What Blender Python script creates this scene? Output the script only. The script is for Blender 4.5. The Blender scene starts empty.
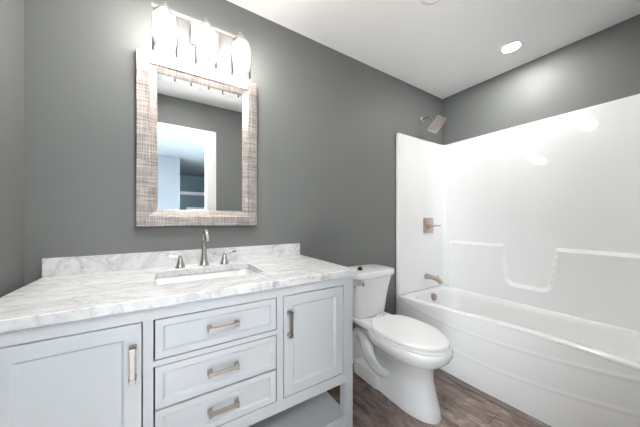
import bpy, bmesh, math, random
from mathutils import Vector, Matrix
PI = math.pi
sc = bpy.context.scene
COL = sc.collection

# ------------------------------------------------------------------ camera
F_PX = 244.33
YAW = math.radians(32.43)
EYE = 1.146
cam_d = bpy.data.cameras.new('camera')
cam = bpy.data.objects.new('camera', cam_d)
COL.objects.link(cam)
cam_d.sensor_width = 36.0
cam_d.sensor_fit = 'HORIZONTAL'
cam_d.lens = F_PX / 640 * 36.0
cam_d.shift_y = (219.05 - 213.5) / 640
cam_d.clip_start = 0.02
cam.location = (0, 0, EYE)
cam.rotation_euler = (PI / 2, 0, -YAW)
sc.camera = cam

# ------------------------------------------------------------------ world, exposure, lights
world = bpy.data.worlds.new('world')
sc.world = world
world.use_nodes = True
bg = world.node_tree.nodes['Background']
bg.inputs[0].default_value = (0.75, 0.87, 1.0, 1)
bg.inputs[1].default_value = 1.0
sc.view_settings.view_transform = 'Standard'
sc.view_settings.look = 'None'
sc.view_settings.gamma = 1.0
sc.view_settings.use_curve_mapping = False
sc.view_settings.exposure = 1.80
sc.cycles.use_denoising = True
sc.cycles.max_bounces = 10
sc.cycles.diffuse_bounces = 6
sc.cycles.glossy_bounces = 5
sc.cycles.transparent_max_bounces = 12
sc.cycles.sample_clamp_indirect = 6.0
sc.cycles.caustics_reflective = False
sc.cycles.caustics_refractive = False

FILL_L_W = 62.0          # added fill from the left of the hall, through an unseen opening
FILL_R_W = 95.0         # added fill from the right side of the hall, source unseen
SUN_W = 38.0           # added beam onto the pale hall floor, bounces up into the bathroom
HALL_W = 8.0          # unseen hall lamp added as fill through the doorway
CAN_W = 2.3          # recessed lamp above the tub
CAN2_W = 5.0         # recessed lamp by the door
BULB = 34.0           # radiance of the vanity bulbs


def lamp(name, kind, loc, energy, color, rot=(0, 0, 0), **kw):
    d = bpy.data.lights.new(name, kind)
    d.energy = energy
    d.color = color
    for k, v in kw.items():
        setattr(d, k, v)
    o = bpy.data.objects.new(name, d)
    o.location = loc
    o.rotation_euler = rot
    COL.objects.link(o)
    return o


lamp('hall_fill_left', 'AREA', (-2.42, -1.10, 1.15), FILL_L_W, (0.86, 0.93, 1.0),
     rot=(0, -PI / 2, 0), shape='RECTANGLE', size=2.1, size_y=1.6)  # added to brighten the apron and toilet side
lamp('hall_fill_right', 'AREA', (1.72, -1.10, 1.25), FILL_R_W, (0.88, 0.94, 1.0),
     rot=(0, PI / 2, 0), shape='RECTANGLE', size=1.8, size_y=1.5)  # added to brighten the left bathroom wall
lamp('bounce_sun', 'SUN', (-6, -1.1, 5), SUN_W, (1.0, 0.95, 0.88), rot=(0, -math.radians(39), 0), angle=math.radians(1.0))
lamp('hall_fill_lamp', 'AREA', (0.15, -0.95, 2.39), HALL_W, (1.0, 0.96, 0.9), shape='DISK', size=0.34)
lamp('recessed_lamp', 'AREA', (2.2, 0.78, 2.432), CAN_W, (1.0, 0.98, 0.95), shape='DISK', size=0.10)
lamp('recessed_lamp_entry', 'AREA', (0.12, 0.84, 2.432), CAN2_W, (1.0, 0.98, 0.95), shape='DISK', size=0.10)

# ------------------------------------------------------------------ constants of the room
D = 1.517
XL, XR = -0.494, 2.53
H = 2.44


# ------------------------------------------------------------------ materials
def new_mat(name):
    m = bpy.data.materials.new(name)
    m.use_nodes = True
    return m, m.node_tree, m.node_tree.nodes['Principled BSDF']


def noise(nt, scale, detail=4, rough=0.55, mapscale=(1, 1, 1), dist=0.0, rot=(0, 0, 0)):
    tc = nt.nodes.new('ShaderNodeTexCoord')
    mp = nt.nodes.new('ShaderNodeMapping')
    mp.inputs['Scale'].default_value = mapscale
    mp.inputs['Rotation'].default_value = rot
    n = nt.nodes.new('ShaderNodeTexNoise')
    n.inputs['Scale'].default_value = scale
    n.inputs['Detail'].default_value = detail
    n.inputs['Roughness'].default_value = rough
    n.inputs['Distortion'].default_value = dist
    nt.links.new(tc.outputs['Object'], mp.inputs[0])
    nt.links.new(mp.outputs[0], n.inputs['Vector'])
    return n.outputs['Fac']


def ramp(nt, src, stops):
    r = nt.nodes.new('ShaderNodeValToRGB')
    el = r.color_ramp.elements
    while len(el) < len(stops):
        el.new(0.5)
    for e, (p, c) in zip(el, stops):
        e.position = p
        e.color = (*c, 1)
    nt.links.new(src, r.inputs[0])
    return r.outputs[0]


def bump(nt, b, src, strength, distance=0.002):
    n = nt.nodes.new('ShaderNodeBump')
    n.inputs['Strength'].default_value = strength
    n.inputs['Distance'].default_value = distance
    nt.links.new(src, n.inputs['Height'])
    nt.links.new(n.outputs[0], b.inputs['Normal'])


def mixc(nt, fac, a, b, mode='MIX'):
    m = nt.nodes.new('ShaderNodeMix')
    m.data_type = 'RGBA'
    m.blend_type = mode
    for sock, v in ((m.inputs[0], fac), (m.inputs[6], a), (m.inputs[7], b)):
        if isinstance(v, (int, float)):
            sock.default_value = v
        elif isinstance(v, tuple):
            sock.default_value = (*v, 1)
        else:
            nt.links.new(v, sock)
    return m.outputs[2]


def plain(name, col, rough=0.5, metal=0.0, var=0.04, scale=6.0, bmp=0.0, bscale=200, coat=0.0):
    m, nt, b = new_mat(name)
    n = noise(nt, scale)
    lo = tuple(c * (1 - var) for c in col)
    hi = tuple(min(1, c * (1 + var)) for c in col)
    nt.links.new(ramp(nt, n, [(0.3, lo), (0.7, hi)]), b.inputs['Base Color'])
    b.inputs['Roughness'].default_value = rough
    b.inputs['Metallic'].default_value = metal
    b.inputs['Coat Weight'].default_value = coat
    b.inputs['Coat Roughness'].default_value = 0.05
    if bmp:
        bump(nt, b, noise(nt, bscale), bmp, 0.0008)
    return m


M = {}
M['wall'] = plain('wall_paint', (0.172, 0.179, 0.176), 0.55, var=0.012, scale=2, bmp=0.06, bscale=260)
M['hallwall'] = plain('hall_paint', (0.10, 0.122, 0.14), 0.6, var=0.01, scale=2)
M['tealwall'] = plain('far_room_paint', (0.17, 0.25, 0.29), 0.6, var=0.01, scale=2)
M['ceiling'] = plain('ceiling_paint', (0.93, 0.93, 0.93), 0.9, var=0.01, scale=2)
M['bounce_floor'] = plain('pale_bounce_floor', (0.72, 0.70, 0.67), 0.95, var=0.05, scale=90)  # pale tone made up to reflect light into the bathroom
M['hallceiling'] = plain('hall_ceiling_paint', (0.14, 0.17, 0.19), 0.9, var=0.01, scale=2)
M['trim'] = plain('trim_paint', (0.86, 0.86, 0.85), 0.35, var=0.01)
M['cabinet'] = plain('cabinet_paint', (0.62, 0.645, 0.68), 0.38, var=0.01)
M['dark'] = plain('cabinet_inside', (0.30, 0.31, 0.32), 0.8, var=0.03)
M['acrylic'] = plain('white_acrylic', (0.86, 0.86, 0.86), 0.06, var=0.006, coat=0.3)
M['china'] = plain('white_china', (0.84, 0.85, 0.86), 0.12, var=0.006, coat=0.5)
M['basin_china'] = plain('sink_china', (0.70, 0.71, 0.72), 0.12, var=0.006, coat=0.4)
M['faucet'] = plain('faucet_nickel', (0.56, 0.52, 0.48), 0.26, 1.0, var=0.05, scale=40)
M['plastic'] = plain('white_plastic', (0.88, 0.88, 0.88), 0.22, var=0.006)
M['black'] = plain('black_rubber', (0.01, 0.01, 0.01), 0.5)
M['nickel'] = plain('brushed_nickel', (0.42, 0.385, 0.355), 0.38, 1.0, var=0.05, scale=40)
M['bronze_nickel'] = plain('warm_nickel', (0.50, 0.42, 0.37), 0.30, 1.0, var=0.06, scale=40)
M['chrome'] = plain('chrome', (0.85, 0.85, 0.85), 0.08, 1.0)


def marble():
    m, nt, b = new_mat('carrara_marble')
    warp = noise(nt, 4.2, 7, 0.6, (1, 1.8, 1), 1.4, (0, 0, 0.5))
    v1 = ramp(nt, warp, [(0.40, (1, 1, 1)), (0.485, (0.86, 0.865, 0.87)), (0.50, (0.72, 0.73, 0.75)),
                         (0.515, (0.88, 0.885, 0.89)), (0.60, (1, 1, 1))])
    fine = noise(nt, 15.0, 9, 0.72, (1, 1.7, 1.2), 1.6, (0, 0, 0.6))
    v2 = ramp(nt, fine, [(0.35, (0.72, 0.73, 0.75)), (0.46, (0.95, 0.95, 0.955)), (0.62, (1, 1, 1))])
    spots = noise(nt, 26, 3, 0.5, (1, 1.5, 1.3), 0.4)
    v3 = ramp(nt, spots, [(0.27, (0.55, 0.56, 0.58)), (0.36, (1, 1, 1))])
    c = mixc(nt, 0.85, v1, v2, 'MULTIPLY')
    c = mixc(nt, 0.6, c, v3, 'MULTIPLY')
    c = mixc(nt, 1.0, c, (0.80, 0.80, 0.805), 'MULTIPLY')
    nt.links.new(c, b.inputs['Base Color'])
    b.inputs['Roughness'].default_value = 0.14
    b.inputs['Coat Weight'].default_value = 0.2
    return m


M['marble'] = marble()


def floor_mat():
    m, nt, b = new_mat('vinyl_planks')
    tc = nt.nodes.new('ShaderNodeTexCoord')
    mp = nt.nodes.new('ShaderNodeMapping')
    mp.inputs['Rotation'].default_value = (0, 0, PI / 2)
    mp.inputs['Location'].default_value = (0.31, 0.0, 0)
    br = nt.nodes.new('ShaderNodeTexBrick')
    br.inputs['Scale'].default_value = 1.0
    br.inputs['Brick Width'].default_value = 0.92
    br.inputs['Row Height'].default_value = 0.152
    br.inputs['Mortar Size'].default_value = 0.0014
    br.inputs['Mortar Smooth'].default_value = 0.2
    br.inputs['Color1'].default_value = (0.0, 0.0, 0.0, 1)
    br.inputs['Color2'].default_value = (1, 1, 1, 1)
    br.inputs['Mortar'].default_value = (0.1, 0.1, 0.1, 1)
    br.offset = 0.37
    nt.links.new(tc.outputs['Object'], mp.inputs[0])
    nt.links.new(mp.outputs[0], br.inputs['Vector'])
    g = noise(nt, 7, 9, 0.75, (2.6, 1.0, 1), 0.9)
    g2 = noise(nt, 4.5, 7, 0.65, (1.6, 1, 1), 0.5)
    c1 = ramp(nt, g, [(0.30, (0.12, 0.082, 0.066)), (0.46, (0.30, 0.230, 0.200)), (0.60, (0.50, 0.41, 0.37)),
                      (0.75, (0.70, 0.64, 0.61))])
    c2 = ramp(nt, g2, [(0.34, (0.34, 0.29, 0.26)), (0.60, (1.0, 1.0, 1.0))])
    c = mixc(nt, 0.85, c1, c2, 'MULTIPLY')
    tint = ramp(nt, br.outputs['Color'], [(0.0, (0.72, 0.68, 0.66)), (1.0, (1.12, 1.08, 1.06))])
    c = mixc(nt, 1.0, c, tint, 'MULTIPLY')
    c = mixc(nt, br.outputs['Fac'], c, (0.03, 0.022, 0.02))
    nt.links.new(c, b.inputs['Base Color'])
    b.inputs['Roughness'].default_value = 0.38
    bump(nt, b, g, 0.12, 0.001)
    return m


M['floor'] = floor_mat()


def frame_mat():
    m, nt, b = new_mat('woven_silver_frame')
    v = noise(nt, 10, 5, 0.7, (24, 1, 0.6), 0.1)
    h = noise(nt, 10, 5, 0.7, (0.6, 1, 18), 0.1)
    big = noise(nt, 5, 3, 0.6, (3.5, 1, 3.0))
    cv = ramp(nt, v, [(0.34, (0.20, 0.17, 0.155)), (0.50, (0.48, 0.43, 0.405)), (0.66, (0.80, 0.76, 0.73))])
    ch = ramp(nt, h, [(0.36, (0.13, 0.105, 0.095)), (0.50, (0.46, 0.415, 0.39)), (0.64, (0.86, 0.83, 0.80))])
    c = mixc(nt, 0.5, cv, ch)
    bg_ = ramp(nt, big, [(0.35, (0.72, 0.66, 0.62)), (0.62, (1, 1, 1))])
    c = mixc(nt, 0.7, c, bg_, 'MULTIPLY')
    nt.links.new(c, b.inputs['Base Color'])
    b.inputs['Metallic'].default_value = 0.55
    b.inputs['Roughness'].default_value = 0.36
    add = nt.nodes.new('ShaderNodeMath')
    nt.links.new(v, add.inputs[0])
    nt.links.new(h, add.inputs[1])
    bump(nt, b, add.outputs[0], 0.5, 0.003)
    return m


M['frame'] = frame_mat()
m, nt, b = new_mat('mirror_silver')
b.inputs['Base Color'].default_value = (0.93, 0.95, 0.95, 1)
b.inputs['Metallic'].default_value = 1.0
b.inputs['Roughness'].default_value = 0.0
M['mirror'] = m


def emis(name, col, s):
    m, nt, b = new_mat(name)
    b.inputs['Base Color'].default_value = (*col, 1)
    b.inputs['Emission Color'].default_value = (*col, 1)
    b.inputs['Emission Strength'].default_value = s
    return m


M['bulb'] = emis('lit_bulb', (1.0, 0.93, 0.86), BULB)
M['lens'] = emis('lit_lens', (1.0, 0.98, 0.95), 9.0)
M['pane'] = emis('daylit_pane', (0.85, 0.93, 1.0), 2.2)
M['lamp_disc'] = emis('fill_lamp_diffuser', (1.0, 0.97, 0.92), 3.0)


def glass_shade():
    m, nt, b = new_mat('seeded_glass')
    nt.nodes.remove(b)
    out = nt.nodes['Material Output']
    tr = nt.nodes.new('ShaderNodeBsdfTransparent')
    tr.inputs[0].default_value = (0.97, 0.97, 0.97, 1)
    tl = nt.nodes.new('ShaderNodeBsdfTranslucent')
    tl.inputs[0].default_value = (0.95, 0.95, 0.95, 1)
    gl = nt.nodes.new('ShaderNodeBsdfGlossy')
    gl.inputs['Roughness'].default_value = 0.12
    n = noise(nt, 55, 3, 0.6, (1, 1, 0.6), 0.8)
    f = nt.nodes.new('ShaderNodeMapRange')
    f.inputs['From Min'].default_value = 0.38
    f.inputs['From Max'].default_value = 0.66
    f.inputs['To Min'].default_value = 0.02
    f.inputs['To Max'].default_value = 0.10
    nt.links.new(n, f.inputs['Value'])
    m1 = nt.nodes.new('ShaderNodeMixShader')
    nt.links.new(f.outputs[0], m1.inputs[0])
    nt.links.new(tr.outputs[0], m1.inputs[1])
    nt.links.new(tl.outputs[0], m1.inputs[2])
    fr = nt.nodes.new('ShaderNodeFresnel')
    fr.inputs[0].default_value = 1.16
    bp = nt.nodes.new('ShaderNodeBump')
    bp.inputs['Strength'].default_value = 0.4
    bp.inputs['Distance'].default_value = 0.003
    nt.links.new(n, bp.inputs['Height'])
    nt.links.new(bp.outputs[0], gl.inputs['Normal'])
    nt.links.new(bp.outputs[0], fr.inputs['Normal'])
    m2 = nt.nodes.new('ShaderNodeMixShader')
    nt.links.new(fr.outputs[0], m2.inputs[0])
    nt.links.new(m1.outputs[0], m2.inputs[1])
    nt.links.new(gl.outputs[0], m2.inputs[2])
    nt.links.new(m2.outputs[0], out.inputs[0])
    return m


M['shade'] = glass_shade()


# ------------------------------------------------------------------ mesh helpers
def obj(name, bm, mat, parent=None, smooth=False, bevel=0.0, seg=2, sub=0, solid=0.0):
    bmesh.ops.recalc_face_normals(bm, faces=bm.faces[:])
    me = bpy.data.meshes.new(name)
    bm.to_mesh(me)
    bm.free()
    me.materials.append(M[mat] if isinstance(mat, str) else mat)
    if smooth:
        me.shade_smooth()
        try:
            me.set_sharp_from_angle(angle=math.radians(38))
        except Exception:
            pass
    o = bpy.data.objects.new(name, me)
    COL.objects.link(o)
    if parent:
        o.parent = parent
        loc = parent.location.copy()
        if parent.parent:
            loc += parent.parent.location
        o.matrix_parent_inverse = Matrix.Translation(-loc) if not parent.get('_mesh') else Matrix.Identity(4)
        if parent.get('_mesh'):
            o.matrix_parent_inverse = Matrix.Identity(4)
    if solid:
        md = o.modifiers.new('solid', 'SOLIDIFY')
        md.thickness = solid
        md.offset = 0
    if bevel:
        md = o.modifiers.new('bevel', 'BEVEL')
        md.width = bevel
        md.segments = seg
        md.limit_method = 'ANGLE'
        md.angle_limit = math.radians(35)
        if not smooth:
            me.shade_smooth()
            md.harden_normals = True
    if sub:
        md = o.modifiers.new('sub', 'SUBSURF')
        md.levels = sub
        md.render_levels = sub
    return o


def thing(name, label, cat, loc, group=None):
    o = bpy.data.objects.new(name, None)
    o.empty_display_size = 0.05
    o.location = loc
    COL.objects.link(o)
    return tag(o, label, cat, group)


def tag(o, label, cat, group=None):
    o['label'] = label
    o['category'] = cat
    if group:
        o['group'] = group
    return o


# all meshes are authored in world coordinates; a part gets the inverse of its thing's place,
# a sub-part hangs from a part whose own origin is the world origin
def part(name, bm, mat, parent, **kw):
    o = obj(name, bm, mat, None, **kw)
    o.parent = parent
    if parent.type == 'EMPTY':
        o.matrix_parent_inverse = Matrix.Translation(-parent.location)
    return o


def struct(name, bm, mat, **kw):
    o = obj(name, bm, mat, None, **kw)
    o['kind'] = 'structure'
    return o


def B(bm, x0, x1, y0, y1, z0, z1):
    g = bmesh.ops.create_cube(bm, size=1)
    for v in g['verts']:
        v.co = Vector(((x0 + x1) / 2 + v.co.x * (x1 - x0), (y0 + y1) / 2 + v.co.y * (y1 - y0),
                       (z0 + z1) / 2 + v.co.z * (z1 - z0)))
    return bm


def box(x0, x1, y0, y1, z0, z1):
    return B(bmesh.new(), x0, x1, y0, y1, z0, z1)


def loft(rings, bm=None, cap0=True, cap1=True, closed=True):
    bm = bm or bmesh.new()
    vs = [[bm.verts.new(p) for p in r] for r in rings]
    n = len(rings[0])
    for a, b_ in zip(vs[:-1], vs[1:]):
        for i in range(n if closed else n - 1):
            j = (i + 1) % n
            bm.faces.new((a[i], a[j], b_[j], b_[i]))
    if cap0:
        bm.faces.new(vs[0][::-1])
    if cap1:
        bm.faces.new(vs[-1])
    return bm


def lathe(prof, c, n=32, axis='Z', bm=None, cap0=True, cap1=True):
    rings = []
    for r, h in prof:
        ring = []
        for i in range(n):
            a = 2 * PI * i / n
            if axis == 'Z':
                ring.append((c[0] + r * math.cos(a), c[1] + r * math.sin(a), c[2] + h))
            elif axis == 'Y':
                ring.append((c[0] + r * math.cos(a), c[1] + h, c[2] + r * math.sin(a)))
            else:
                ring.append((c[0] + h, c[1] + r * math.cos(a), c[2] + r * math.sin(a)))
        rings.append(ring)
    return loft(rings, bm, cap0, cap1)


def catmull(pts, n=6):
    P = [Vector(p) for p in pts]
    P = [P[0] * 2 - P[1]] + P + [P[-1] * 2 - P[-2]]
    out = []
    for i in range(1, len(P) - 2):
        for k in range(n):
            t = k / n
            a, b_, c, d = P[i - 1:i + 3]
            out.append(0.5 * ((2 * b_) + (c - a) * t + (2 * a - 5 * b_ + 4 * c - d) * t * t + (3 * b_ - a - 3 * c + d) * t ** 3))
    out.append(P[-2])
    return out


def tube(pts, radii, n=16, bm=None, flat=1.0, side=None):
    """sweep a round (or flattened) section along a path"""
    pts = [Vector(p) for p in pts]
    if not hasattr(radii, '__len__'):
        radii = [radii] * len(pts)
    if len(radii) != len(pts):
        src = radii
        radii = []
        for i in range(len(pts)):
            t = i / (len(pts) - 1) * (len(src) - 1)
            k = min(int(t), len(src) - 2)
            radii.append(src[k] + (src[k + 1] - src[k]) * (t - k))
    rings = []
    up = Vector(side) if side else None
    for i, p in enumerate(pts):
        t = (pts[min(i + 1, len(pts) - 1)] - pts[max(i - 1, 0)]).normalized()
        if up is None:
            up = Vector((0, 0, 1)) if abs(t.z) < 0.9 else Vector((1, 0, 0))
        u = (up - t * up.dot(t)).normalized()
        w = t.cross(u)
        up = u
        rings.append([tuple(p + u * (radii[i] * math.cos(2 * PI * k / n)) + w * (radii[i] * flat * math.sin(2 * PI * k / n)))
                      for k in range(n)])
    return loft(rings, bm)


def rrect(cx, cy, hx, hy, r, z, n=6):
    out = []
    for sx, sy, a0 in ((1, 1, 0), (-1, 1, PI / 2), (-1, -1, PI), (1, -1, 3 * PI / 2)):
        for k in range(n + 1):
            a = a0 + PI / 2 * k / n
            out.append((cx + sx * (hx - r) + r * math.cos(a), cy + sy * (hy - r) + r * math.sin(a), z))
    return out


def sm(t):
    t = max(0.0, min(1.0, t))
    return t * t * (3 - 2 * t)


def lerp_table(tab, x):
    tab = sorted(tab)
    if x <= tab[0][0]:
        return tab[0][1]
    for (a, va), (b_, vb) in zip(tab[:-1], tab[1:]):
        if x <= b_:
            return va + (vb - va) * sm_lin((x - a) / (b_ - a))
    return tab[-1][1]


def sm_lin(t):
    return t


# ================================================================== SETTING
HX0, HX1, HY1 = -2.3, 2.2, -2.9          # hall extents
struct('floor', box(-2.5, 3.4, -5.4, D + 0.12, -0.06, 0.0), 'floor')
struct('ceiling', box(-0.7, 2.7, -0.12, D + 0.12, H, H + 0.06), 'ceiling')
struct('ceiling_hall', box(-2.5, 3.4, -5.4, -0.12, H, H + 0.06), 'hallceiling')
struct('wall_back', box(XL - 0.12, XR + 0.12, D, D + 0.12, 0, H), 'wall')
struct('wall_left', box(XL - 0.12, XL, -0.12, D, 0, H), 'wall')
struct('wall_right', box(XR, XR + 0.12, -0.12, D, 0, H), 'wall')
DX0, DX1, DZ = -0.365, 0.397, 2.04
bm = box(XL - 0.12, DX0 - 0.02, -0.12, 0, 0, H)
B(bm, DX1 + 0.02, XR + 0.12, -0.12, 0, 0, H)
B(bm, DX0 - 0.02, DX1 + 0.02, -0.12, 0, DZ + 0.02, H)
struct('wall_front', bm, 'wall')
# door casing and jamb
bm = bmesh.new()
for y0, y1 in ((0.0, 0.018), (-0.138, -0.12)):
    B(bm, DX0 - 0.1, DX0, y0, y1, 0, DZ + 0.1)
    B(bm, DX1, DX1 + 0.1, y0, y1, 0, DZ + 0.1)
    B(bm, DX0, DX1, y0, y1, DZ, DZ + 0.1)
struct('trim_1', bm, 'trim', bevel=0.003)
bm = box(DX0 - 0.02, DX0, -0.12, 0.0, 0, DZ)
B(bm, DX1, DX1 + 0.02, -0.12, 0.0, 0, DZ)
B(bm, DX0 - 0.02, DX1 + 0.02, -0.12, 0.0, DZ, DZ + 0.02)
struct('trim_2', bm, 'trim')


def baseboard(name, x0, x1, y0, y1, axis):
    # profile: tall flat board with an eased, stepped top
    prof = [(0, 0), (0.014, 0), (0.014, 0.095), (0.011, 0.105), (0.011, 0.112), (0.005, 0.125), (0, 0.125)]
    bm = bmesh.new()
    if axis == 'x':
        rings = [[(x, y0 - d, z) for d, z in prof] for x in (x0, x1)]
    else:
        s = 1 if y0 < y1 else -1
        rings = [[(x0 + (d if x0 < 1 else -d), y, z) for d, z in prof] for y in (y0, y1)]
    loft(rings, bm)
    struct(name, bm, 'trim')


baseboard('baseboard_back', XL, 1.80, D, D, 'x')
baseboard('baseboard_left', XL, XL, 0.02, D - 0.015, 'y')

# hall behind the photographer, partly seen in the mirror
struct('floor_hall', box(HX0, 1.6, HY1, -0.12, 0.0, 0.012), 'bounce_floor')  # unseen pale slab added to bounce light up through the doorway
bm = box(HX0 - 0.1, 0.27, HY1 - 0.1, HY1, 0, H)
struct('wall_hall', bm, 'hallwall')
def pierced(x0, x1, y0, y1, wy0, wy1, wz0, wz1):
    bm = box(x0, x1, y0, wy0, 0, H)
    B(bm, x0, x1, wy1, y1, 0, H)
    B(bm, x0, x1, wy0, wy1, wz1, H)
    if wz0 > 0:
        B(bm, x0, x1, wy0, wy1, 0, wz0)
    return bm
def casing(x0, x1, wy0, wy1, wz0, wz1, t=0.05):
    bm = box(x0, x1, wy0, wy0 + t, wz0, wz1)
    B(bm, x0, x1, wy1 - t, wy1, wz0, wz1)
    B(bm, x0, x1, wy0 + t, wy1 - t, wz1 - t, wz1)
    B(bm, x0, x1, wy0 + t, wy1 - t, wz0, wz0 + t)
    B(bm, x0 + 0.02, x1 - 0.02, (wy0 + wy1) / 2 - 0.02, (wy0 + wy1) / 2 + 0.02, wz0 + t, wz1 - t)
    return bm
struct('wall_hall_left', pierced(HX0 - 0.1, HX0, HY1, -0.12, -1.9, -0.3, 0.05, 2.2), 'hallwall')
struct('wall_hall_right', pierced(1.6, 1.7, HY1, -0.12, -1.85, -0.35, 0.35, 2.15), 'hallwall')
struct('added_window_left', casing(HX0 - 0.1, HX0, -1.9, -0.3, 0.05, 2.2), 'trim')  # made-up opening that lets the left fill and the beam in
struct('added_window_right', casing(1.6, 1.7, -1.85, -0.35, 0.35, 2.15), 'trim')  # made-up opening in front of the right fill
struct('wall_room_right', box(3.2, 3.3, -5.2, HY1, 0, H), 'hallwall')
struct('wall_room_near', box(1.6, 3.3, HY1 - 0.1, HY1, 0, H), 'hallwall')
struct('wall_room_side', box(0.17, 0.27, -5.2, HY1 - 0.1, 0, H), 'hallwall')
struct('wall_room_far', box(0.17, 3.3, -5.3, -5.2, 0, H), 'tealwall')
w1 = struct('window_1', box(0.62, 0.98, -5.2, -5.185, 0.75, 1.42), 'pane')
bm = box(0.54, 0.62, -5.2, -5.17, 0.67, 1.5)
B(bm, 0.98, 1.06, -5.2, -5.17, 0.67, 1.5)
B(bm, 0.62, 0.98, -5.2, -5.17, 1.42, 1.5)
B(bm, 0.62, 0.98, -5.2, -5.17, 0.67, 0.75)
B(bm, 0.79, 0.81, -5.2, -5.175, 0.75, 1.42)
struct('window_frame', bm, 'trim').parent = w1
struct('trim_3', box(0.27, 2.4, -5.2, -5.12, 1.86, 1.95), 'trim')
hl = thing('added_hall_lamp', 'unseen round flush ceiling lamp added as fill in the hall beyond the bathroom doorway', 'ceiling light', (0.15, -0.95, H))
part('housing', lathe([(0.19, 0), (0.19, -0.02), (0.175, -0.03)], (0.15, -0.95, H)), 'trim', hl, smooth=True)
part('diffuser', lathe([(0.17, -0.028), (0.165, -0.036), (0.12, -0.045), (0.01, -0.048)], (0.15, -0.95, H)), 'lamp_disc', hl, smooth=True)

# ================================================================== VANITY
VY = 0.937                   # face plane
vx0, vx1 = -0.432, 0.788
van = thing('vanity_cabinet', 'pale grey vanity cabinet on legs with two doors, three drawers and a low shelf',
            'vanity', (0.178, 1.22, 0))
LW = 0.045
ZT = 0.868
for lx in (vx0, vx1 - LW):
    for ly in (VY, 1.49 - LW):
        part('leg', box(lx, lx + LW, ly, ly + LW, 0, ZT), 'cabinet', van, bevel=0.0015)
ZB = 0.352                   # underside of the bottom rail
# face frame: rails and stiles around the openings
doors = [(-0.371, -0.061), (0.418, 0.727)]
DRX = (-0.026, 0.383)
drawers = [(0.697, 0.823), (0.537, 0.672), (0.403, 0.5305)]
DZ0, DZ1 = 0.403, 0.823
bm = bmesh.new()
g = 0.0038
yb = VY + 0.02
xa, xb = vx0 + LW, vx1 - LW
B(bm, xa, xb, VY, yb, DZ1 + g, ZT)                   # top rail
B(bm, xa, xb, VY, yb, ZB, DZ0 - g)                   # bottom rail
B(bm, xa, doors[0][0] - g, VY, yb, DZ0 - g, DZ1 + g)
B(bm, doors[0][1] + g, DRX[0] - g - .001, VY, yb, DZ0 - g, DZ1 + g)
B(bm, DRX[1] + g, doors[1][0] - g, VY, yb, DZ0 - g, DZ1 + g)
B(bm, doors[1][1] + g, xb, VY, yb, DZ0 - g, DZ1 + g)
B(bm, DRX[0] - g - .001, DRX[1] + g, VY, yb, 0.672 + g, 0.697 - g)
part('face_frame', bm, 'cabinet', van)
part('side_panel', box(vx0 + 0.008, vx0 + 0.024, VY + LW, 1.49 - LW, ZB, ZT), 'cabinet', van)
part('side_panel', box(vx1 - 0.024, vx1 - 0.008, VY + LW, 1.49 - LW, ZB, ZT), 'cabinet', van)
part('back_panel', box(vx0 + 0.02, vx1 - 0.02, 1.475, 1.487, ZB, ZT), 'cabinet', van)
bm = box(xa, xb, yb, 1.474, ZB + 0.012, ZB + 0.028)
part('bottom_panel', bm, 'cabinet', van)
for x in (doors[0][1] + 0.008, doors[1][0] - 0.018):
    part('partition', box(x, x + 0.012, yb + .001, 1.47, ZB + 0.03, 0.70), 'dark', van)
# open shelf near the floor: a slatless board with a front apron
bm = box(vx0 + 0.012, vx1 - 0.02, VY + 0.03, 1.478, 0.160, 0.18)
part('shelf', bm, 'cabinet', van, bevel=0.0015)
bm = box(xa, xb, VY + 0.012, VY + 0.03, 0.125, 0.18)
part('shelf_rail', bm, 'cabinet', van, bevel=0.0015)
for x in (vx0 + 0.012, vx1 - 0.03):
    part('shelf_rail', box(x, x + 0.018, VY + LW, 1.49 - LW, 0.125, 0.16), 'cabinet', van)


def panel(x0, x1, z0, z1, fw, bv, depth):
    """front with a flat frame, a bevelled step and a recessed field"""
    def ring(i, y):
        return [(x0 + i, y, z0 + i), (x1 - i, y, z0 + i), (x1 - i, y, z1 - i), (x0 + i, y, z1 - i)]
    rings = [ring(0, VY + 0.02), ring(0, VY + 0.0012), ring(0.0012, VY), ring(fw, VY), ring(fw + 0.002, VY + 0.002),
             ring(fw + bv * 0.6, VY + depth * 0.6), ring(fw + bv, VY + depth), ring(fw + bv + 0.001, VY + depth)]
    return loft(rings)


def pull(cx, cz, vertical, parent):
    """square bar pull on two posts with flared end blocks"""
    L = 0.052
    bm = bmesh.new()
    y0 = VY - 0.022
    def bb(a0, a1, w, ya, yb_):
        if vertical:
            B(bm, cx - w, cx + w, ya, yb_, cz + a0, cz + a1)
        else:
            B(bm, cx + a0, cx + a1, ya, yb_, cz - w, cz + w)
    bb(-L, L, 0.0065, y0 - 0.004, y0 + 0.005)
    for s in (-1, 1):
        a, b_ = sorted((s * (L - 0.012), s * L))
        bb(a, b_, 0.009, y0 - 0.006, y0 + 0.007)
        a, b_ = sorted((s * (L - 0.010), s * (L - 0.002)))
        bb(a, b_, 0.006, y0, VY - 0.003)
        a, b_ = sorted((s * (L - 0.014), s * (L + 0.002)))
        bb(a, b_, 0.010, VY - 0.004, VY + 0.0005)
    o = part('handle', bm, 'nickel', parent, bevel=0.0012)
    o['label'] = 'brushed nickel bar pull'
    return o


for i, (a, b_) in enumerate(doors):
    d = part('door', panel(a, b_, DZ0, DZ1, 0.042, 0.008, 0.009), 'cabinet', van)
    pull(b_ - 0.021 if i == 0 else a + 0.023, 0.708, True, d)
for a, b_ in drawers:
    d = part('drawer', panel(DRX[0], DRX[1], a, b_, 0.021, 0.007, 0.007), 'cabinet', van)
    pull(0.180, (a + b_) / 2 + 0.001, False, d)

# countertop with sink cut-out
cx0, cx1, cy0, cy1 = -0.437, 0.7945, 0.917, D - 0.001
SX, SY, SHX, SHY = 0.180, 1.235, 0.215, 0.140
bm = bmesh.new()


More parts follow.
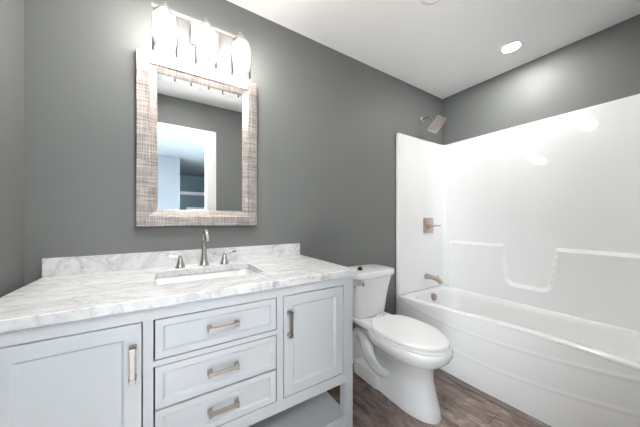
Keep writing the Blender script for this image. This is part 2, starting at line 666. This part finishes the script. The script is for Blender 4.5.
def slab_with_hole(bm, z0, z1):
    outer = [(cx0, cy0), (cx1, cy0), (cx1, cy1), (cx0, cy1)]
    hole = [(p[0], p[1]) for p in rrect(SX, SY, SHX, SHY, 0.035, 0)]
    for z in (z0, z1):
        vo = [bm.verts.new((x, y, z)) for x, y in outer]
        vh = [bm.verts.new((x, y, z)) for x, y in hole]
        es = []
        for L in (vo, vh):
            for i in range(len(L)):
                es.append(bm.edges.new((L[i], L[(i + 1) % len(L)])))
        bmesh.ops.triangle_fill(bm, use_beauty=True, use_dissolve=False, edges=es)
        if z == z0:
            lo = (vo, vh)
        else:
            hi = (vo, vh)
    for a, b_ in zip(lo, hi):
        for i in range(len(a)):
            j = (i + 1) % len(a)
            bm.faces.new((a[i], a[j], b_[j], b_[i]))


slab_with_hole(bm, ZT, 0.90)
ct = thing('countertop', 'white grey-veined marble countertop with backsplash on top of the grey vanity', 'countertop', (0.178, 1.217, ZT))
part('slab', bm, 'marble', ct, bevel=0.0035, seg=3)
part('backsplash', box(cx0, 0.7865, D - 0.021, D - 0.001, 0.9005, 0.979), 'marble', ct, bevel=0.0015)

# undermount sink
rings = []
for hx, hy, r, z in ((SHX + 0.02, SHY + 0.02, 0.05, ZT - 0.001), (SHX + 0.003, SHY + 0.003, 0.038, ZT - 0.001),
                     (SHX - 0.004, SHY - 0.004, 0.04, ZT - 0.012), (SHX - 0.012, SHY - 0.012, 0.045, 0.80),
                     (SHX - 0.03, SHY - 0.03, 0.05, 0.755), (SHX - 0.06, SHY - 0.06, 0.04, 0.742),
                     (0.03, 0.03, 0.028, 0.736)):
    rings.append(rrect(SX, SY, hx, hy, r, z))
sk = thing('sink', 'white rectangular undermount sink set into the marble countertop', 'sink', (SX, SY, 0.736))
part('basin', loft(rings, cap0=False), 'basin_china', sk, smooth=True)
part('drain', lathe([(0.022, 0.0), (0.022, 0.003), (0.012, 0.002), (0.002, 0.002)], (SX, SY, 0.7365)), 'nickel', sk, smooth=True)

# widespread faucet
fc = thing('sink_faucet', 'brushed nickel widespread faucet with arched spout and two bell shaped lever handles behind the sink', 'faucet', (0.177, 1.43, 0.90))
FX, FY = 0.177, 1.43
bm = lathe([(0.026, 0), (0.026, 0.004), (0.022, 0.010), (0.017, 0.03), (0.0135, 0.06), (0.0115, 0.10), (0.0105, 0.118)], (FX, FY, 0.9005), 24)
path = catmull([(FX, FY, 1.01), (FX, FY - 0.003, 1.045), (FX, FY - 0.022, 1.072), (FX, FY - 0.055, 1.083), (FX, FY - 0.088, 1.075),
                (FX, FY - 0.108, 1.052), (FX, FY - 0.112, 1.038)], 5)
tube(path, [0.0105, 0.0105, 0.011, 0.0115, 0.012, 0.012], 18, bm)
part('spout', bm, 'faucet', fc, smooth=True)
for s, hxp in ((-1, 0.066), (1, 0.277)):
    hy = 1.418
    bm = lathe([(0.023, 0), (0.023, 0.004), (0.019, 0.012), (0.0145, 0.03), (0.010, 0.046), (0.0085, 0.050), (0.0085, 0.058), (0.004, 0.061)],
               (hxp, hy, 0.9005), 24)
    h = part('handle', bm, 'faucet', fc, smooth=True)
    p = [(hxp, hy, 0.954), (hxp + s * 0.02, hy, 0.957), (hxp + s * 0.045, hy + 0.004, 0.962), (hxp + s * 0.062, hy + 0.006, 0.964)]
    part('lever', tube(catmull(p, 4), [0.005, 0.0045, 0.0055, 0.006], 12, flat=0.55), 'chrome', h, smooth=True)

# ================================================================== MIRROR
mx0, mx1, mz0, mz1 = -0.1195, 0.484, 1.108, 1.983
mr = thing('wall_mirror', 'rectangular wall mirror in a wide woven silver and bronze frame above the sink', 'mirror',
           ((mx0 + mx1) / 2, D, mz0))
prof = [(0.0, 0.001), (0.0, 0.026), (0.004, 0.030), (0.052, 0.030), (0.057, 0.024), (0.078, 0.019), (0.0865, 0.015), (0.088, 0.006), (0.088, 0.001)]
rings = []
for d_, h_ in prof:
    rings.append([(mx0 + d_, D - h_, mz0 + d_), (mx1 - d_, D - h_, mz0 + d_), (mx1 - d_, D - h_, mz1 - d_), (mx0 + d_, D - h_, mz1 - d_)])
part('frame', loft(rings, cap0=False, cap1=False), 'frame', mr)
part('mirror_glass', box(mx0 + 0.086, mx1 - 0.086, D - 0.010, D - 0.004, mz0 + 0.086, mz1 - 0.086), 'mirror', mr)

# ================================================================== VANITY LIGHT
vl = thing('vanity_light', 'three lamp vanity light with clear glass jar shades on a nickel bar above the mirror', 'wall light', (0.182, D, 2.16))
part('backplate', box(0.118, 0.262, D - 0.022, D - 0.001, 2.105, 2.215), 'nickel', vl, bevel=0.003)
SYY = 1.38
bm = box(-0.055, 0.42, 1.447, 1.463, 2.188, 2.204)
B(bm, 0.165, 0.199, 1.457, D - 0.02, 2.18, 2.204)
part('bar', bm, 'nickel', vl, bevel=0.002)
for sx in (0.001, 0.180, 0.358):
    bm = tube(catmull([(sx, 1.455, 2.194), (sx, 1.42, 2.200), (sx, 1.395, 2.188), (sx, SYY + 0.003, 2.168), (sx, SYY, 2.155)], 5), 0.006, 12)
    lathe([(0.024, 0), (0.026, 0.006), (0.018, 0.016), (0.008, 0.022)], (sx, SYY, 2.140), 24, bm=bm)
    part('arm', bm, 'nickel', vl, smooth=True)
    prof = [(0.020, 0.0), (0.034, -0.006), (0.046, -0.022), (0.052, -0.045), (0.0535, -0.09), (0.0535, -0.15), (0.051, -0.188),
            (0.0525, -0.196), (0.050, -0.196), (0.0485, -0.188), (0.051, -0.15), (0.051, -0.09), (0.0495, -0.045), (0.044, -0.024),
            (0.033, -0.009), (0.020, -0.003)]
    sh = part('glass_shade', lathe(prof, (sx, SYY, 2.141), 36, cap0=False, cap1=False), 'shade', vl, smooth=True)
    part('socket', lathe([(0.017, 0), (0.017, -0.035), (0.014, -0.04)], (sx, SYY, 2.141), 20), 'nickel', vl, smooth=True)
    part('bulb', lathe([(0.012, -0.040), (0.014, -0.052), (0.024, -0.068), (0.029, -0.088), (0.027, -0.104), (0.016, -0.118), (0.003, -0.122)],
                       (sx, SYY, 2.141), 20), 'bulb', vl, smooth=True)

# ================================================================== CEILING FIXTURES
cl = thing('recessed_light', 'round lit recessed ceiling light above the bathtub', 'ceiling light', (2.2, 0.78, H))
part('trim_ring', lathe([(0.075, 0), (0.075, -0.003), (0.058, -0.006), (0.055, -0.002), (0.055, 0)], (2.2, 0.78, H), 40), 'trim', cl, smooth=True)
part('lens', lathe([(0.054, -0.001), (0.05, -0.003), (0.002, -0.004)], (2.2, 0.78, H), 40), 'lens', cl, smooth=True)
cm = thing('recessed_light', 'round recessed ceiling light nearer the doorway, in front of the mirror', 'ceiling light', (0.12, 0.84, H))
part('trim_ring', lathe([(0.075, 0), (0.075, -0.003), (0.058, -0.006), (0.055, -0.002), (0.055, 0)], (0.12, 0.84, H), 40), 'trim', cm, smooth=True)
part('lens', lathe([(0.054, -0.001), (0.05, -0.003), (0.002, -0.004)], (0.12, 0.84, H), 40), 'lens', cm, smooth=True)
vn = thing('ceiling_fixture', 'small round white unlit ceiling fixture cut off by the top edge of the photo', 'ceiling fixture', (1.29, 0.83, H))
part('cover', lathe([(0.07, 0), (0.07, -0.012), (0.060, -0.022), (0.045, -0.024), (0.043, -0.020), (0.002, -0.020)], (1.29, 0.83, H), 40), 'plastic', vn, smooth=True)

# ================================================================== BATHTUB
RIM = 0.452
TX1 = 2.505
TY0, TY1 = 0.020, 1.482
rim_tab = [(0.0, 1.868), (0.17, 1.874), (0.30, 1.893), (0.45, 1.900), (0.63, 1.897), (0.78, 1.880), (0.92, 1.858), (1.1, 1.828), (1.27, 1.803), (1.43, 1.790), (1.52, 1.786)]
_cs = None


def rimx(y):
    # smooth the table with a small kernel
    s = w = 0
    for k in range(-6, 7):
        ww = math.exp(-(k / 3.0) ** 2)
        s += ww * lerp_table(rim_tab, y + k * 0.025)
        w += ww
    return s / w


def footx(y):
    return 1.772 + 0.03 * sm((1.0 - y) / 0.8)


tub = thing('bathtub', 'white acrylic alcove bathtub with an apron front embossed with two curved ridges', 'bathtub', (2.15, 0.76, 0))
# apron as a relief surface
NY, NZ = 150, 90
ridge = [(0.329, 0.22), (0.170, 0.27)]
vs = []
bm = bmesh.new()
ZA = RIM - 0.020
for i in range(NY + 1):
    y = TY0 + (D - 0.026 - TY0) * i / NY
    row = []
    xr, xf = rimx(y), footx(y)
    for k in range(NZ + 1):
        z = ZA * k / NZ
        t = z / ZA
        x = xf + (xr - xf) * (t ** 1.6)
        for z0, kk in ridge:
            zr = z0 + kk * (y - 0.78) ** 2 * (1.0 if y > 0.78 else 0.76)
            dz = z - zr
            # soft crest that falls away below it and dies out near the tub ends
            fade = sm((1.455 - y) / 0.03) if z0 > 0.2 else sm((1.40 - y) / 0.05)
            x -= 0.0024 * math.exp(-(dz / 0.008) ** 2) * fade
        # flat flange at the wall end
        e = sm((y - 1.455) / 0.012)
        x = x * (1 - e) + (min(x, xf + (xr - xf) * t) - 0.012) * e
        row.append(bm.verts.new((x, y, z)))
    vs.append(row)
for i in range(NY):
    for k in range(NZ):
        bm.faces.new((vs[i][k], vs[i + 1][k], vs[i + 1][k + 1], vs[i][k + 1]))
part('apron', bm, 'acrylic', tub, smooth=True)
# rim and basin: rings around the opening


def tub_ring(inset, z, extra=0.0, n=40):
    """loop: front side follows the bowed rim, other sides straight, corners rounded"""
    pts = []
    wx0 = inset[0]
    wx1 = TX1 - inset[1]
    y0 = TY0 + inset[2]
    y1 = TY1 - inset[2]
    r = max(0.002, inset[3])
    # front side y from y0+r to y1-r
    for k in range(n + 1):
        y = y0 + r + (y1 - y0 - 2 * r) * k / n
        pts.append((rimx(y) + wx0, y, z))
    for k in range(1, 9):      # corner front/high y
        a = PI / 2 * k / 9
        pts.append((rimx(y1 - r) + wx0 + r - r * math.cos(a), y1 - r + r * math.sin(a), z))
    xa_ = rimx(y1 - r) + wx0 + r
    for k in range(0, 13):
        pts.append((xa_ + (wx1 - r - xa_) * k / 12, y1, z))
    for k in range(1, 9):
        a = PI / 2 * k / 9
        pts.append((wx1 - r + r * math.sin(a), y1 - r + r * math.cos(a), z))
    for k in range(n + 1):
        pts.append((wx1, y1 - r - (y1 - y0 - 2 * r) * k / n, z))
    for k in range(1, 9):
        a = PI / 2 * k / 9
        pts.append((wx1 - r + r * math.cos(a), y0 + r - r * math.sin(a), z))
    xb_ = rimx(y0 + r) + wx0 + r
    for k in range(0, 13):
        pts.append((wx1 - r + (xb_ - wx1 + r) * k / 12, y0, z))
    for k in range(1, 9):
        a = PI / 2 * k / 9
        pts.append((rimx(y0 + r) + wx0 + r - r * math.sin(a), y0 + r - r * math.cos(a), z))
    return pts


spec = [((0.001, 0.0, 0.0, 0.004), RIM - 0.021), ((0.0005, 0.0, 0.0, 0.004), RIM - 0.016), ((0.004, 0.0, 0.0, 0.004), RIM - 0.008), ((0.010, 0.0, 0.0, 0.004), RIM - 0.002),
        ((0.018, 0.0, 0.0, 0.004), RIM), ((0.060, 0.035, 0.05, 0.10), RIM), ((0.072, 0.042, 0.058, 0.11), RIM - 0.003),
        ((0.082, 0.050, 0.066, 0.12), RIM - 0.012), ((0.092, 0.060, 0.078, 0.13), RIM - 0.05), ((0.105, 0.075, 0.10, 0.14), RIM - 0.15),
        ((0.13, 0.10, 0.14, 0.14), RIM - 0.28), ((0.155, 0.125, 0.18, 0.13), RIM - 0.345), ((0.20, 0.17, 0.24, 0.10), RIM - 0.365)]
rings = [tub_ring(a, z) for a, z in spec]
part('basin', loft(rings, cap0=False), 'acrylic', tub, smooth=True)
# overflow plate on the end wall of the basin
ov = lathe([(0.034, 0.02), (0.034, -0.006), (0.029, -0.011), (0.006, -0.012), (0.002, -0.012)], (2.185, 1.394, 0.395), 28, 'Y')
o = part('overflow_plate', ov, 'bronze_nickel', tub, smooth=True)

# ================================================================== SHOWER SURROUND
sr = thing('shower_surround', 'glossy white acrylic shower wall surround with moulded ledge and notch above the bathtub', 'shower surround', (2.5, 0.76, RIM))
ST = 1.932
PX = XR - 0.020            # face of long panel
PYF = D - 0.030            # face of end panel


def protr(y, z):
    """signed distance-like coverage of the raised lower section"""
    d_top = 0.925 - z
    # notch
    t = (z - 0.59) / (0.925 - 0.59)
    ya = 0.895 + (0.939 - 0.895) * t        # far side
    ybb = 0.644 - (0.644 - 0.600) * t       # near side
    r = 0.045
    # inside-notch distance (positive inside)
    a, b_, c = ya - y, y - ybb, z - 0.60
    if c < r and a < r and a < b_:
        dn = r - math.hypot(max(0, r - c), max(0, r - a))
    elif c < r and b_ < r:
        dn = r - math.hypot(max(0, r - c), max(0, r - b_))
    else:
        dn = min(a, b_, c)
    d_end = 1.44 - y
    rr = 0.02
    d_ = min(d_top, -dn + 0.0)
    return min(d_, d_end)


bm = bmesh.new()
NY, NZ = 190, 190
z0_ = RIM + 0.0004
vs = []
R = 0.028
for i in range(NY + 1):
    y = TY0 + (PYF - TY0) * i / NY
    row = []
    for k in range(NZ + 1):
        z = z0_ + (ST - z0_) * k / NZ
        x = PX - 0.042 * sm((protr(y, z) + 0.004) / 0.026)
        x += 0.0
        q = y - (PYF - R)
        if q > 0:
            x -= R - math.sqrt(max(0, R * R - q * q))
        if k > NZ - 3:
            x += 0.0015 * (k - NZ + 2) ** 2 * 0.5
        row.append(bm.verts.new((x, y, z)))
    vs.append(row)
for i in range(NY):
    for k in range(NZ):
        bm.faces.new((vs[i][k], vs[i][k + 1], vs[i + 1][k + 1], vs[i + 1][k]))
top = [bm.verts.new((XR - 0.001, vs[i][-1].co.y, ST)) for i in range(NY + 1)]
for i in range(NY):
    bm.faces.new((vs[i][-1], top[i], top[i + 1], vs[i + 1][-1]))
part('long_panel', bm, 'acrylic', sr, smooth=True)


def end_panel(yw, yf, xe):
    s = 1 if yf < yw else -1
    # plan profile, rounded free edge
    prof = [(xe, yw), (xe, yf + s * 0.006), (xe + 0.002, yf + s * 0.002), (xe + 0.006, yf), (xe + 0.03, yf), (xe + 0.04, yf + s * 0.004), (PX - R + 0.001, yf + s * 0.004 if False else yf),
            (PX - R + 0.001, yw)]
    rings = [[(x, y, z) for x, y in prof] for z in (RIM + 0.0004, ST - 0.004)]
    rings.append([(x + (0.003 if x < xe + 0.01 else 0), y + (s * 0.003 if abs(y - yf) < 0.01 else 0), ST) for x, y in prof])
    return loft(rings)


EX = 1.797
part('end_panel', end_panel(D - 0.001, PYF, EX), 'acrylic', sr)
part('end_panel', end_panel(0.002, 0.016, EX + 0.08), 'acrylic', sr)
# narrow flange running from the surround edge down beside the apron to the floor
part('edge_flange', box(EX - 0.014, EX + 0.012, D - 0.025, D - 0.002, 0.0, ST - 0.002), 'acrylic', sr, bevel=0.006, seg=3)

# ---- shower head, valve and tub spout
hd = thing('rain_shower', 'square brushed nickel rain shower head on a short bent arm high in the tub corner', 'shower head', (2.17, D, 2.14))
part('flange', lathe([(0.028, -0.001), (0.028, -0.006), (0.020, -0.012), (0.011, -0.014)], (2.17, D, 2.14), 28, 'Y'), 'bronze_nickel', hd, smooth=True)
ctr = Vector((2.17, 1.355, 2.04))
nrm = Vector((0, -0.7071, -0.7071))
neck = ctr - nrm * 0.035
part('arm', tube(catmull([(2.17, D - 0.008, 2.14), (2.17, 1.47, 2.145), (2.17, 1.43, 2.13), tuple(neck - nrm * 0.012)], 6), 0.0095, 16), 'bronze_nickel', hd, smooth=True)
part('swivel_joint', tube([neck - nrm * 0.02, neck - nrm * 0.008, neck + nrm * 0.008, neck + nrm * 0.02, neck + nrm * 0.028], [0.008, 0.015, 0.017, 0.014, 0.022], 20), 'nickel', hd, smooth=True)
bm = bmesh.new()
u = Vector((1, 0, 0))
w = nrm.cross(u).normalized()


def plate(bm, half, n0, n1, r=0.012):
    rr = []
    for off, hh in ((n0, half - 0.003), (n0 + 0.002, half), (n1 - 0.002, half), (n1, half - 0.003)):
        rr.append([tuple(ctr + u * p[0] + w * p[1] + nrm * off) for p in rrect(0, 0, hh, hh, r, 0)])
    loft(rr, bm)


plate(bm, 0.078, -0.006, 0.004)
part('spray_plate', bm, 'bronze_nickel', hd, smooth=True)
bm = bmesh.new()
plate(bm, 0.066, 0.0042, 0.0072, 0.008)
part('nozzle_face', bm, 'nickel', hd, smooth=True)
bm = bmesh.new()
for i in range(8):
    for j in range(8):
        p = ctr + u * (-0.053 + i * 0.0151) + w * (-0.053 + j * 0.0151)
        tube([p + nrm * 0.006, p + nrm * 0.0095], [0.003, 0.002], 6, bm)
part('nozzles', bm, 'black', hd)

va = thing('shower_valve', 'square nickel shower valve plate with a lever handle on the white surround end wall', 'shower valve', (2.23, PYF, 1.08))
rr = [[(p[0], PYF - h_, p[1]) for p in rrect(2.232, 1.082, hh, hh, 0.012, 0)] for h_, hh in ((-0.001, 0.078), (0.004, 0.078), (0.008, 0.074))]
part('plate', loft(rr), 'bronze_nickel', va, smooth=True)
part('hub', lathe([(0.034, -0.006), (0.032, -0.022), (0.022, -0.030), (0.020, -0.045), (0.014, -0.05), (0.003, -0.05)], (2.215, PYF, 1.075), 28, 'Y'), 'bronze_nickel', va, smooth=True)
part('lever', tube(catmull([(2.215, PYF - 0.04, 1.075), (2.25, PYF - 0.048, 1.077), (2.30, PYF - 0.055, 1.08), (2.345, PYF - 0.058, 1.08)], 5), [0.012, 0.008, 0.007, 0.008], 14), 'bronze_nickel', va, smooth=True)

sp = thing('tub_spout', 'nickel tub spout curving down over the end of the bathtub', 'spout', (2.19, PYF, 0.575))
part('flange', lathe([(0.030, 0.001), (0.030, -0.006), (0.026, -0.010)], (2.20, PYF, 0.575), 28, 'Y'), 'bronze_nickel', sp, smooth=True)
part('body', tube(catmull([(2.20, PYF - 0.004, 0.575), (2.20, PYF - 0.05, 0.577), (2.20, PYF - 0.10, 0.572), (2.20, PYF - 0.14, 0.558), (2.20, PYF - 0.155, 0.535)], 5),
                  [0.026, 0.023, 0.022, 0.022, 0.019], 20), 'bronze_nickel', sp, smooth=True)
part('diverter_knob', lathe([(0.004, 0), (0.004, 0.014), (0.008, 0.018), (0.008, 0.024), (0.003, 0.026)], (2.20, PYF - 0.125, 0.582), 16), 'bronze_nickel', sp, smooth=True)

# ================================================================== TOILET
TX = 1.303
tl = thing('toilet', 'white two piece elongated toilet with closed lid between the vanity and the bathtub', 'toilet', (TX, 1.1, 0))


def oval(w_, yf, yb_, z, n=48, front=2.2, back=3.2, split=None, cx=TX):
    """egg plan: long front half, squarer back half"""
    ym = split if split is not None else yf + (yb_ - yf) * 0.52
    out = []
    for k in range(n):
        a = 2 * PI * k / n
        c, s = math.cos(a), math.sin(a)
        e = front if s < 0 else back
        x = math.copysign(abs(c) ** (2 / e), c) * w_
        yy = math.copysign(abs(s) ** (2 / e), s)
        y = ym + yy * ((ym - yf) if s < 0 else (yb_ - ym))
        out.append((cx + x, y, z))
    return out


bm = bmesh.new()
# bowl + front pedestal
rings = [oval(0.098, 0.800, 1.30, 0.0, split=1.0), oval(0.100, 0.797, 1.30, 0.012, split=1.0), oval(0.096, 0.806, 1.30, 0.05, split=1.0),
         oval(0.093, 0.828, 1.28, 0.13, split=1.0), oval(0.094, 0.846, 1.27, 0.20, split=1.02), oval(0.104, 0.846, 1.26, 0.25, split=1.02),
         oval(0.122, 0.828, 1.26, 0.292, split=1.02), oval(0.156, 0.784, 1.26, 0.320, split=1.02), oval(0.174, 0.756, 1.27, 0.348, split=1.02),
         oval(0.181, 0.744, 1.27, 0.372, split=1.02), oval(0.184, 0.742, 1.27, 0.395, split=1.02), oval(0.180, 0.748, 1.27, 0.408, split=1.02)]
loft(rings, bm)
# rear foot
rings = [rrect(TX, 1.30, 0.105, 0.145, 0.05, z) if i < 2 else rrect(TX, 1.30, 0.105 - o_, 0.145 - o_, 0.05, z)
         for i, (z, o_) in enumerate(((0.0, 0), (0.05, 0), (0.085, 0.004), (0.10, 0.02)))]
loft(rings, bm)
# web under the tank deck
rings = [rrect(TX, 1.34, 0.050, 0.11, 0.04, 0.08), rrect(TX, 1.34, 0.048, 0.11, 0.04, 0.28), rrect(TX, 1.335, 0.10, 0.14, 0.05, 0.355),
         rrect(TX, 1.33, 0.135, 0.165, 0.05, 0.385), rrect(TX, 1.33, 0.148, 0.170, 0.045, 0.40), rrect(TX, 1.33, 0.148, 0.170, 0.045, 0.418), rrect(TX, 1.33, 0.143, 0.165, 0.045, 0.424)]
loft(rings, bm)
# exposed trapway
for s in (-1, 1):
    p = catmull([(TX + s * 0.035, 1.02, 0.24), (TX + s * 0.046, 1.08, 0.165), (TX + s * 0.052, 1.17, 0.130), (TX + s * 0.056, 1.265, 0.165), (TX + s * 0.055, 1.315, 0.24),
                 (TX + s * 0.052, 1.36, 0.30), (TX + s * 0.05, 1.42, 0.27), (TX + s * 0.05, 1.435, 0.18), (TX + s * 0.05, 1.43, 0.06)], 6)
    tube(p, [0.040, 0.052, 0.056, 0.054, 0.048, 0.042], 18, bm)
part('bowl', bm, 'china', tl, smooth=True)
# seat and lid
def seat_ring(w_, yf, yb_, z):
    return oval(w_, yf, yb_, z, front=2.02, back=2.9, split=1.02)


seat = [seat_ring(0.176, 0.758, 1.235, 0.4085), seat_ring(0.181, 0.753, 1.237, 0.4115), seat_ring(0.181, 0.753, 1.237, 0.4205), seat_ring(0.175, 0.759, 1.235, 0.4245)]
part('seat', loft(seat), 'plastic', tl, smooth=True)
lid = [seat_ring(0.170, 0.764, 1.236, 0.4300), seat_ring(0.179, 0.756, 1.240, 0.4335), seat_ring(0.179, 0.756, 1.240, 0.4425), seat_ring(0.174, 0.762, 1.236, 0.448),
       seat_ring(0.155, 0.784, 1.22, 0.451), seat_ring(0.08, 0.88, 1.12, 0.453)]
part('seat_lid', loft(lid), 'plastic', tl, smooth=True)
for s in (-1, 1):
    part('hinge', tube([(TX + s * 0.045, 1.252, 0.437), (TX + s * 0.095, 1.252, 0.437)], 0.012, 14), 'plastic', tl, smooth=True)
    part('bolt_cap', lathe([(0.014, 0), (0.014, 0.008), (0.010, 0.016), (0.002, 0.019)], (TX + s * 0.078, 1.25, 0.099), 18), 'plastic', tl, smooth=True)


def tank_ring(hw, yf, z, r=0.055, yb_=1.500, bow=0.018, n=8):
    """back edge flat, front edge gently bowed with big corner radii"""
    out = []
    ym = (yf + yb_) / 2
    hy = (yb_ - yf) / 2
    for sx, sy, a0, rr_ in ((1, 1, 0, 0.02), (-1, 1, PI / 2, 0.02), (-1, -1, PI, r), (1, -1, 3 * PI / 2, r)):
        for k in range(n + 1):
            a = a0 + PI / 2 * k / n
            out.append([TX + sx * (hw - rr_) + rr_ * math.cos(a), ym + sy * (hy - rr_) + rr_ * math.sin(a), z])
        if sx == -1 and sy == -1:
            for k in range(1, 10):
                out.append([TX - (hw - r) + 2 * (hw - r) * k / 10, yf, z])
    for p in out:
        if p[1] < ym:
            p[1] -= bow * (1 - min(1, abs(p[0] - TX) / hw) ** 2)
    return [tuple(p) for p in out]


tz = [(0.142, 1.335, 0.4245), (0.150, 1.325, 0.432), (0.154, 1.318, 0.46), (0.159, 1.312, 0.52), (0.166, 1.306, 0.58), (0.175, 1.298, 0.64), (0.186, 1.289, 0.69), (0.193, 1.284, 0.722)]
part('tank', loft([tank_ring(a, b_, z) for a, b_, z in tz]), 'china', tl, smooth=True)
lz = [(0.196, 1.278, 0.7225), (0.204, 1.270, 0.728), (0.206, 1.268, 0.745), (0.206, 1.268, 0.758), (0.201, 1.273, 0.767), (0.18, 1.29, 0.771)]
part('tank_lid', loft([tank_ring(a, b_, z, yb_=1.503) for a, b_, z in lz]), 'china', tl, smooth=True)
hn = part('flush_handle', lathe([(0.013, 0.012), (0.013, -0.010), (0.016, -0.014), (0.016, -0.022), (0.010, -0.026), (0.002, -0.027)], (1.165, 1.288, 0.688), 20, 'Y'), 'chrome', tl, smooth=True)
hn['label'] = 'chrome flush handle'
part('flush_lever', tube(catmull([(1.165, 1.272, 0.688), (1.14, 1.268, 0.688), (1.11, 1.268, 0.687), (1.085, 1.27, 0.686)], 4), [0.007, 0.006, 0.008], 12), 'chrome', hn, smooth=True)

kb = thing('rubber_cap', 'small black cap lying on the white toilet tank lid', 'cap', (1.213, 1.36, 0.771))
part('cap_body', lathe([(0.018, 0), (0.019, 0.004), (0.016, 0.016), (0.009, 0.024), (0.002, 0.026)], (1.213, 1.36, 0.7712), 18), 'black', kb, smooth=True)

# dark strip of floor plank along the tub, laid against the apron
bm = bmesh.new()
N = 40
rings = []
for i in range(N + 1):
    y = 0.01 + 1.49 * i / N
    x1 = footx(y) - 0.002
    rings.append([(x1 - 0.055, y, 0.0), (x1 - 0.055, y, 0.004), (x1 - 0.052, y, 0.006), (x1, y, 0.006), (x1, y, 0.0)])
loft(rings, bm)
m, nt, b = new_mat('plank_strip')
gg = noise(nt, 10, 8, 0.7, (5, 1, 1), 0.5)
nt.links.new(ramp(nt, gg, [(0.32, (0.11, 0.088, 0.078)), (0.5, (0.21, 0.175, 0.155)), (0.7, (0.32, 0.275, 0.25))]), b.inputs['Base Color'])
b.inputs['Roughness'].default_value = 0.4
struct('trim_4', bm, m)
